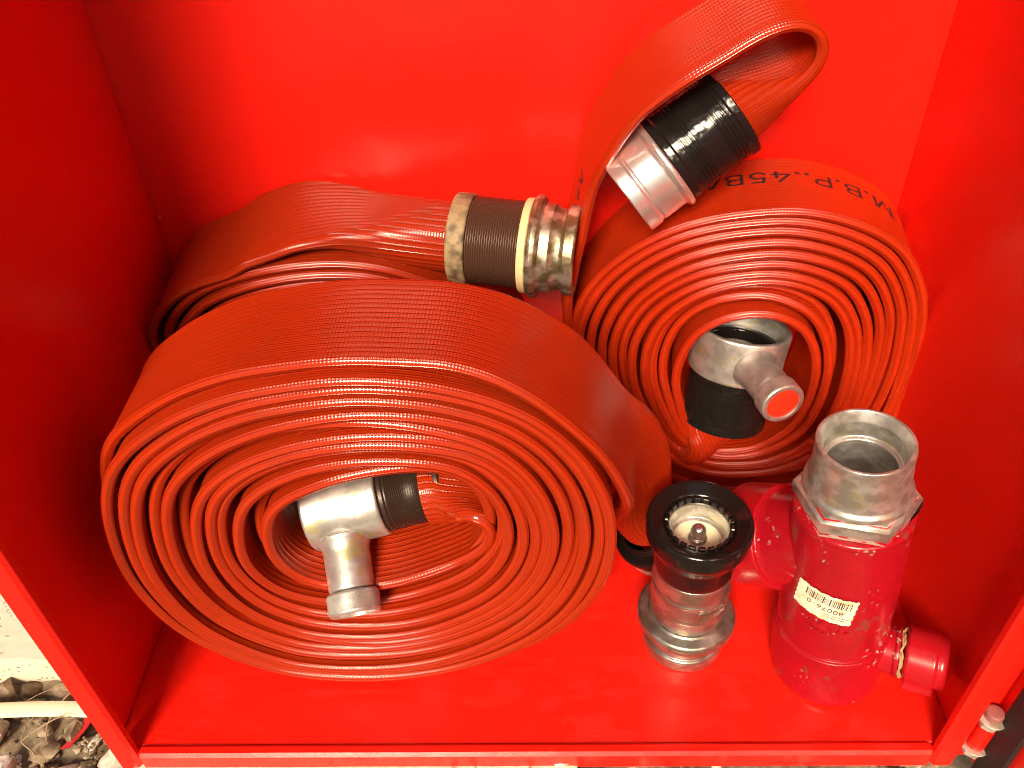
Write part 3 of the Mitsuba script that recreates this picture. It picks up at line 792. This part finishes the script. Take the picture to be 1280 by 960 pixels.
inlet = [(0.036, q), (0.0412, q), (0.0420, q + 0.0015), (0.0416, q + 0.005), (0.0390, q + 0.0085), (0.0378, q + 0.014), (0.0370, q + 0.026), (0.0362, q + 0.036), (0.0366, LV - 0.004), (0.0362, LV - 0.0005), (0.0338, LV - 0.0002), (0.0322, LV - 0.004), (0.0300, LV - 0.010), (0.0298, LV - 0.024), (0.0265, LV - 0.0255), (0.0262, LV - 0.0300), (0.0280, LV - 0.0315), (0.0280, q - 0.02)]
add('inlet', moved(lathe(rounded(inlet, 0.0011), 96), m), 'worn_aluminium', 35, parent=val)
add('inlet_bore', moved(lathe([(0.0, 0.2305), (0.0288, 0.2305), (0.0288, 0.233)], 48), m), 'dark_steel', parent=val)
# the branch leaning away to the left and the back
bc = VC + AX * 0.178
bdv = unit((-0.62, 0.56, -0.55))
mb = frame(bc, bdv)
br = add('branch', moved(lathe(rounded([(0.0, 0.0), (0.0425, 0.0), (0.0425, 0.056), (0.0435, 0.060), (0.0450, 0.0605)], 0.002), 80), mb), 'valve_paint', parent=val)
add('branch_collar', moved(lathe(rounded([(0.0380, 0.0608), (0.0468, 0.0608), (0.0474, 0.0622), (0.0474, 0.098), (0.0460, 0.100), (0.037, 0.100), (0.035, 0.090), (0.0, 0.090)], 0.0015), 80), mb), 'valve_cap_paint', parent=val)
# side outlet
so = VC + AX * 0.046
sdir = unit(np.array([0.755, 0.4165, 0.062]) - so)
LS = 0.1005
ms = frame(so, sdir, (0, -0.5, -1))
add('side_neck', moved(lathe(rounded([(0.0, 0.0), (0.0215, 0.0), (0.0215, 0.057), (0.0235, 0.0585), (0.0235, 0.0615), (0.018, 0.062)], 0.0012), 56), ms), 'valve_paint', parent=val)
coil = []
for k in range(2):
    t = np.linspace(0, 2 * np.pi, 60)
    wob = 0.0008 * np.sin(t * 7 + k) + 0.0005 * np.sin(t * 13 + 2 * k)
    coil.append(tube(np.stack([(0.0216 + wob) * np.cos(t), (0.0216 + wob) * np.sin(t), 0.0626 + 0.0012 * k + wob], 1), 0.0010, 6, False))
add('thread_tape', moved(trimesh.util.concatenate(coil), ms), 'hemp', parent=val)
tap = add('side_plug', moved(lathe(rounded([(0.0, 0.066), (0.0235, 0.066), (0.0258, 0.068), (0.0258, 0.090), (0.0250, 0.0915), (0.0240, 0.0925), (0.0242, 0.096), (0.0230, LS - 0.001), (0.020, LS), (0.0, LS)], 0.0012), 64), ms), 'valve_cap_paint', parent=val)
lugm = box(0.0200, 0.0365, -0.0036, 0.0036, 0.0665, 0.0925, 0.0012)
add('plug_lug', moved(lugm, moved_matrix := ms @ trimesh.transformations.rotation_matrix(math.radians(4), (0, 0, 1))), 'valve_cap_paint', 20, parent=tap)

# label on the body: local cylinder coordinates of the valve axis
RB = 0.0498
# angle of the label: faces the front
a_lab = math.radians(-123)
z_lab = 0.1500


def patch(w, h, tear=0.0, n=(40, 20), out=0.0):
    xs, ys = np.linspace(-w / 2, w / 2, n[0]), np.linspace(-h / 2, h / 2, n[1])
    X, Y = np.meshgrid(xs, ys, indexing='ij')
    if tear:
        e = np.abs(Y) / (h / 2)
        Y = Y + tear * e ** 4 * np.sin(X * 700 + np.sign(Y) * 2) + tear * e ** 4 * np.sin(X * 1900 + np.sign(Y))
        e = np.abs(X) / (w / 2)
        X = X + tear * e ** 6 * np.sin(Y * 900 + np.sign(X))
    v = np.stack([X, Y, out + 0 * X], -1).reshape(-1, 3)
    i, j = np.meshgrid(np.arange(n[0] - 1), np.arange(n[1] - 1), indexing='ij')
    q = np.stack([i * n[1] + j, (i + 1) * n[1] + j, (i + 1) * n[1] + j + 1, i * n[1] + j + 1], -1).reshape(-1, 4)
    return trimesh.Trimesh(v, np.vstack([q[:, [0, 1, 2]], q[:, [0, 2, 3]]]), process=False)


def tilt(m2, deg):
    m2 = m2.copy()
    m2.apply_transform(trimesh.transformations.rotation_matrix(math.radians(deg), (0, 0, 1)))
    return m2


def body_radius(z):
    return 0.0502


def to_label(m2):
    return moved(on_cylinder(tilt(m2, -7), 0.0488, a_lab, z_lab), m)


lab = add('label', to_label(patch(0.050, 0.0335, 0.0005, out=0.0008)), 'label_paper', True, parent=val)
labels[lab] = {'label': 'small cream paper label with a bar code, stuck on upside down'}
bars = []
r2 = np.random.default_rng(5)
x = -0.0185
while x < 0.0185:
    w = r2.choice([0.0004, 0.0007, 0.0011])
    q = patch(w, 0.0092, n=(2, 6), out=0.00105)
    q.apply_translation([x + w / 2 + 0.002, 0.0085, 0])
    bars.append(q)
    x += w + r2.choice([0.0005, 0.0007, 0.0010])
add('bar_code', to_label(trimesh.util.concatenate(bars)), 'label_ink', True, parent=lab)


def flat_text(text, height):
    t = meshkit.text_mesh(text, height)
    v, f, _ = meshkit.arrays(t)
    t = trimesh.Trimesh(v, f, process=False)
    v = np.array(t.vertices)
    v[:, 0] -= (v[:, 0].min() + v[:, 0].max()) / 2
    v[:, 1] -= (v[:, 1].min() + v[:, 1].max()) / 2
    zt = v[:, 2] - v[:, 2].min()
    v[:, 2] = 0.00095 + 0.0002 * zt / max(zt.max(), 1e-9)
    return trimesh.Trimesh(v, t.faces, process=False)


num = flat_text('80076-0', 0.0050)
num = tilt(num, 180)
num.apply_translation([0.0015, -0.0020, 0])
add('number', to_label(num), 'label_ink', False, parent=lab)
fine = []
for line in (0, 1):
    x = 0.0015
    while x < 0.0215:
        w = r2.uniform(0.0005, 0.0011)
        if r2.random() > 0.16:
            q = patch(w, r2.uniform(0.0007, 0.0013), n=(2, 2), out=0.00105)
            q.apply_translation([x + w / 2, -0.0080 - 0.0030 * line + r2.uniform(-0.0002, 0.0002), 0])
            fine.append(q)
        x += w + 0.00035
add('fine_print', to_label(trimesh.util.concatenate(fine)), 'label_ink', False, parent=lab)
# raised casting marks under the label
cast = []
t = np.linspace(0.2, 5.6, 16)
cast.append(tube(np.stack([0.0055 * np.cos(t), 0.0048 * np.sin(t), 0 * t], 1), 0.0014, 6))
cast.append(tube([(0.010, -0.006, 0), (0.0115, 0.0, 0), (0.013, 0.006, 0)], 0.0014, 6))
for k, (x, y) in enumerate([(-0.014, -0.0065), (-0.0095, -0.008), (-0.005, -0.009), (0.0, -0.0098), (0.005, -0.0098), (-0.0125, 0.001), (0.017, -0.004)]):
    cast.append(tube([(x - 0.0015, y + 0.0008, 0), (x, y - 0.0006, 0), (x + 0.0016, y - 0.0002, 0)], 0.0015, 6))
add('casting_mark', moved(on_cylinder(trimesh.util.concatenate(cast), 0.0487, a_lab + 0.10, 0.1235), m), 'valve_paint', 50, parent=val)

# ------------------------------------------------------------------ rubble on the soil at the left
def rock_mesh(size, seed, sub=3):
    r = np.random.default_rng(seed)
    pts = r.normal(size=(16, 3))
    pts /= np.linalg.norm(pts, axis=1, keepdims=True)
    hull = trimesh.convex.convex_hull(pts * r.uniform(0.75, 1.05, (16, 1)))
    hull = hull.subdivide().subdivide() if sub > 2 else hull.subdivide()
    v = np.array(hull.vertices)
    nn = np.asarray(meshkit.fbm(v * 2.6 + seed * 3.1)).ravel()
    nn = nn - nn.mean()
    v = v * (1 + 0.45 * nn)[:, None]
    v = trimesh.Trimesh(v, hull.faces, process=False)
    v = np.array(v.vertices) * np.array([1, r.uniform(0.7, 1.0), r.uniform(0.55, 0.8)]) * size
    a = r.uniform(0, 6.28)
    c, s_ = math.cos(a), math.sin(a)
    v = v @ np.array([[c, -s_, 0], [s_, c, 0], [0, 0, 1]])
    return v, hull.faces


named = [  # x, y, z, size, material, label
    (-0.185, 0.418, -0.070, 0.036, 'pale_rock', 'large pale stone at the left edge below the stick'),
    (-0.140, 0.385, -0.072, 0.019, 'pale_rock', 'pale stone low at the left, right of the largest one'),
    (-0.036, 0.398, -0.070, 0.020, 'pale_rock', 'white stone beside the front corner of the cabinet'),
    (-0.087, 0.428, -0.072, 0.017, 'rock', 'rounded brown stone under the red plastic scrap'),
    (-0.112, 0.408, -0.072, 0.015, 'rock', 'small brown stone between the pale stones'),
    (-0.115, 0.470, -0.074, 0.028, 'rock', 'brown clod above the stick, next to the concrete slab'),
    (-0.175, 0.470, -0.070, 0.020, 'rock', 'grey-brown clod at the left end above the stick'),
]
for x, y, z, sz, mt, lb in named:
    key = thing('stone', lb, 'stone')
    v, f = rock_mesh(sz, int(abs(x) * 1000))
    scene[key] = mikit.ply(trimesh.Trimesh(v + [x, y, z], f, process=False), mt, smooth=30)
key = thing('brick_fragment', 'small orange-red brick fragment at the lower left edge', 'brick')
v, f = rock_mesh(0.015, 99, 2)
scene[key] = mikit.ply(trimesh.Trimesh(v * [1.3, 1, 0.8] + [-0.108, 0.377, -0.068], f, process=False), 'red_brick', smooth=False)
r3 = np.random.default_rng(12)
for k in range(110):
    x, y = r3.uniform(-0.20, 0.0), r3.uniform(0.355, 0.482)
    sz = 0.005 + 0.013 * r3.random() ** 2
    key = thing('stone', 'small grey-brown stone lying in the loose soil left of the cabinet', 'stone', group='small stones in the soil')
    v, f = rock_mesh(sz, 200 + k, 2)
    scene[key] = mikit.ply(trimesh.Trimesh(v + [x, y, -0.080 + r3.uniform(-0.004, 0.008)], f, process=False), 'pale_rock' if k % 9 == 0 else 'rock', smooth=60)
for k in range(54):
    x, y = r3.uniform(0.40, 0.80), r3.uniform(0.345, 0.385)
    key = thing('stone', 'small stone in the strip of gravel under the front lip', 'stone', group='stones in the front gravel')
    v, f = rock_mesh(r3.uniform(0.005, 0.011), 400 + k, 2)
    scene[key] = mikit.ply(trimesh.Trimesh(v + [x, y, -0.016 if x < 0.41 else -0.036], f, process=False), 'pale_rock' if k % 2 == 0 else 'rock', smooth=35)
peb = []
base = [rock_mesh(1.0, 900 + k, 2) for k in range(6)]
base = [(trimesh.convex.convex_hull(v[::3])) for v, f in base]
for k in range(2600):
    x, y = (r3.uniform(-0.45, 0.02), r3.uniform(0.10, 0.50)) if k < 1700 else (r3.uniform(0.0, 0.95), r3.uniform(0.15, 0.362))
    h = base[k % 6]
    q = trimesh.Trimesh(np.array(h.vertices) * r3.uniform(0.0015, 0.0045) + [x, y, r3.uniform(-0.080, -0.068)], h.faces, process=False)
    peb.append(q)
scene['gravel'] = mikit.ply(trimesh.util.concatenate(peb), 'rock', smooth=False)
labels['gravel'] = {'label': 'fine gravel and crumbs of soil scattered over the ground', 'category': 'gravel', 'kind': 'stuff'}

key = thing('wooden_stick', 'pale flat wooden stick lying across the soil at the left', 'stick')
p0, p1 = np.array([-0.60, 0.440, -0.055]), np.array([-0.020, 0.442, -0.050])
s = np.linspace(0, 1, 40)[:, None]
sp = p0 * (1 - s) + p1 * s
sp[:, 1] += 0.0015 * np.sin(s[:, 0] * 17)
st = tube(sp, 0.0085, 10)
v = np.array(st.vertices)
v[:, 2] = sp[:, 2].mean() + (v[:, 2] - sp[:, 2].mean()) * 0.45
scene[key] = mikit.ply(trimesh.Trimesh(v, st.faces, process=False), 'pale_wood', smooth=40)
key = thing('plastic_scrap', 'thin red plastic scrap under the wooden stick', 'scrap')
xs, ys = np.meshgrid(np.linspace(-0.005, 0.005, 5), np.linspace(-0.045, 0.045, 16), indexing='ij')
zs = 0.004 * np.sin(ys * 90) + 0.002 * np.sin(xs * 500)
top = np.stack([xs + 0.25 * ys - 0.074, ys + 0.452, zs - 0.066], -1).reshape(-1, 3)
i, j = np.meshgrid(np.arange(4), np.arange(15), indexing='ij')
q = np.stack([i * 16 + j, (i + 1) * 16 + j, (i + 1) * 16 + j + 1, i * 16 + j + 1], -1).reshape(-1, 4)
q2 = q[:, ::-1] + len(top)
ff = np.vstack([q[:, [0, 1, 2]], q[:, [0, 2, 3]], q2[:, [0, 1, 2]], q2[:, [0, 2, 3]]])
scene[key] = mikit.ply(trimesh.Trimesh(np.vstack([top, top - [0, 0, 0.0008]]), ff, process=False), 'red_plastic', smooth=True)
for k in range(11):
    x, y = r3.uniform(-0.24, -0.01), r3.uniform(0.37, 0.475)
    a, ln = r3.uniform(0, 3.14), r3.uniform(0.03, 0.09)
    t = np.linspace(-0.5, 0.5, 14)
    path = np.stack([x + ln * t * math.cos(a) + 0.008 * np.sin(t * 6 + k), y + ln * t * math.sin(a) + 0.008 * np.cos(t * 5 + k), -0.060 + 0.012 * np.cos(t * 3) + 0.004 * np.sin(t * 9 + k)], 1)
    key = thing('dry_root', 'thin dry root curling over the soil left of the cabinet', 'root', group='dry roots on the soil')
    scene[key] = mikit.ply(tube(path, np.linspace(0.0008, 0.0003, 14), 6), 'dry_root', smooth=True)
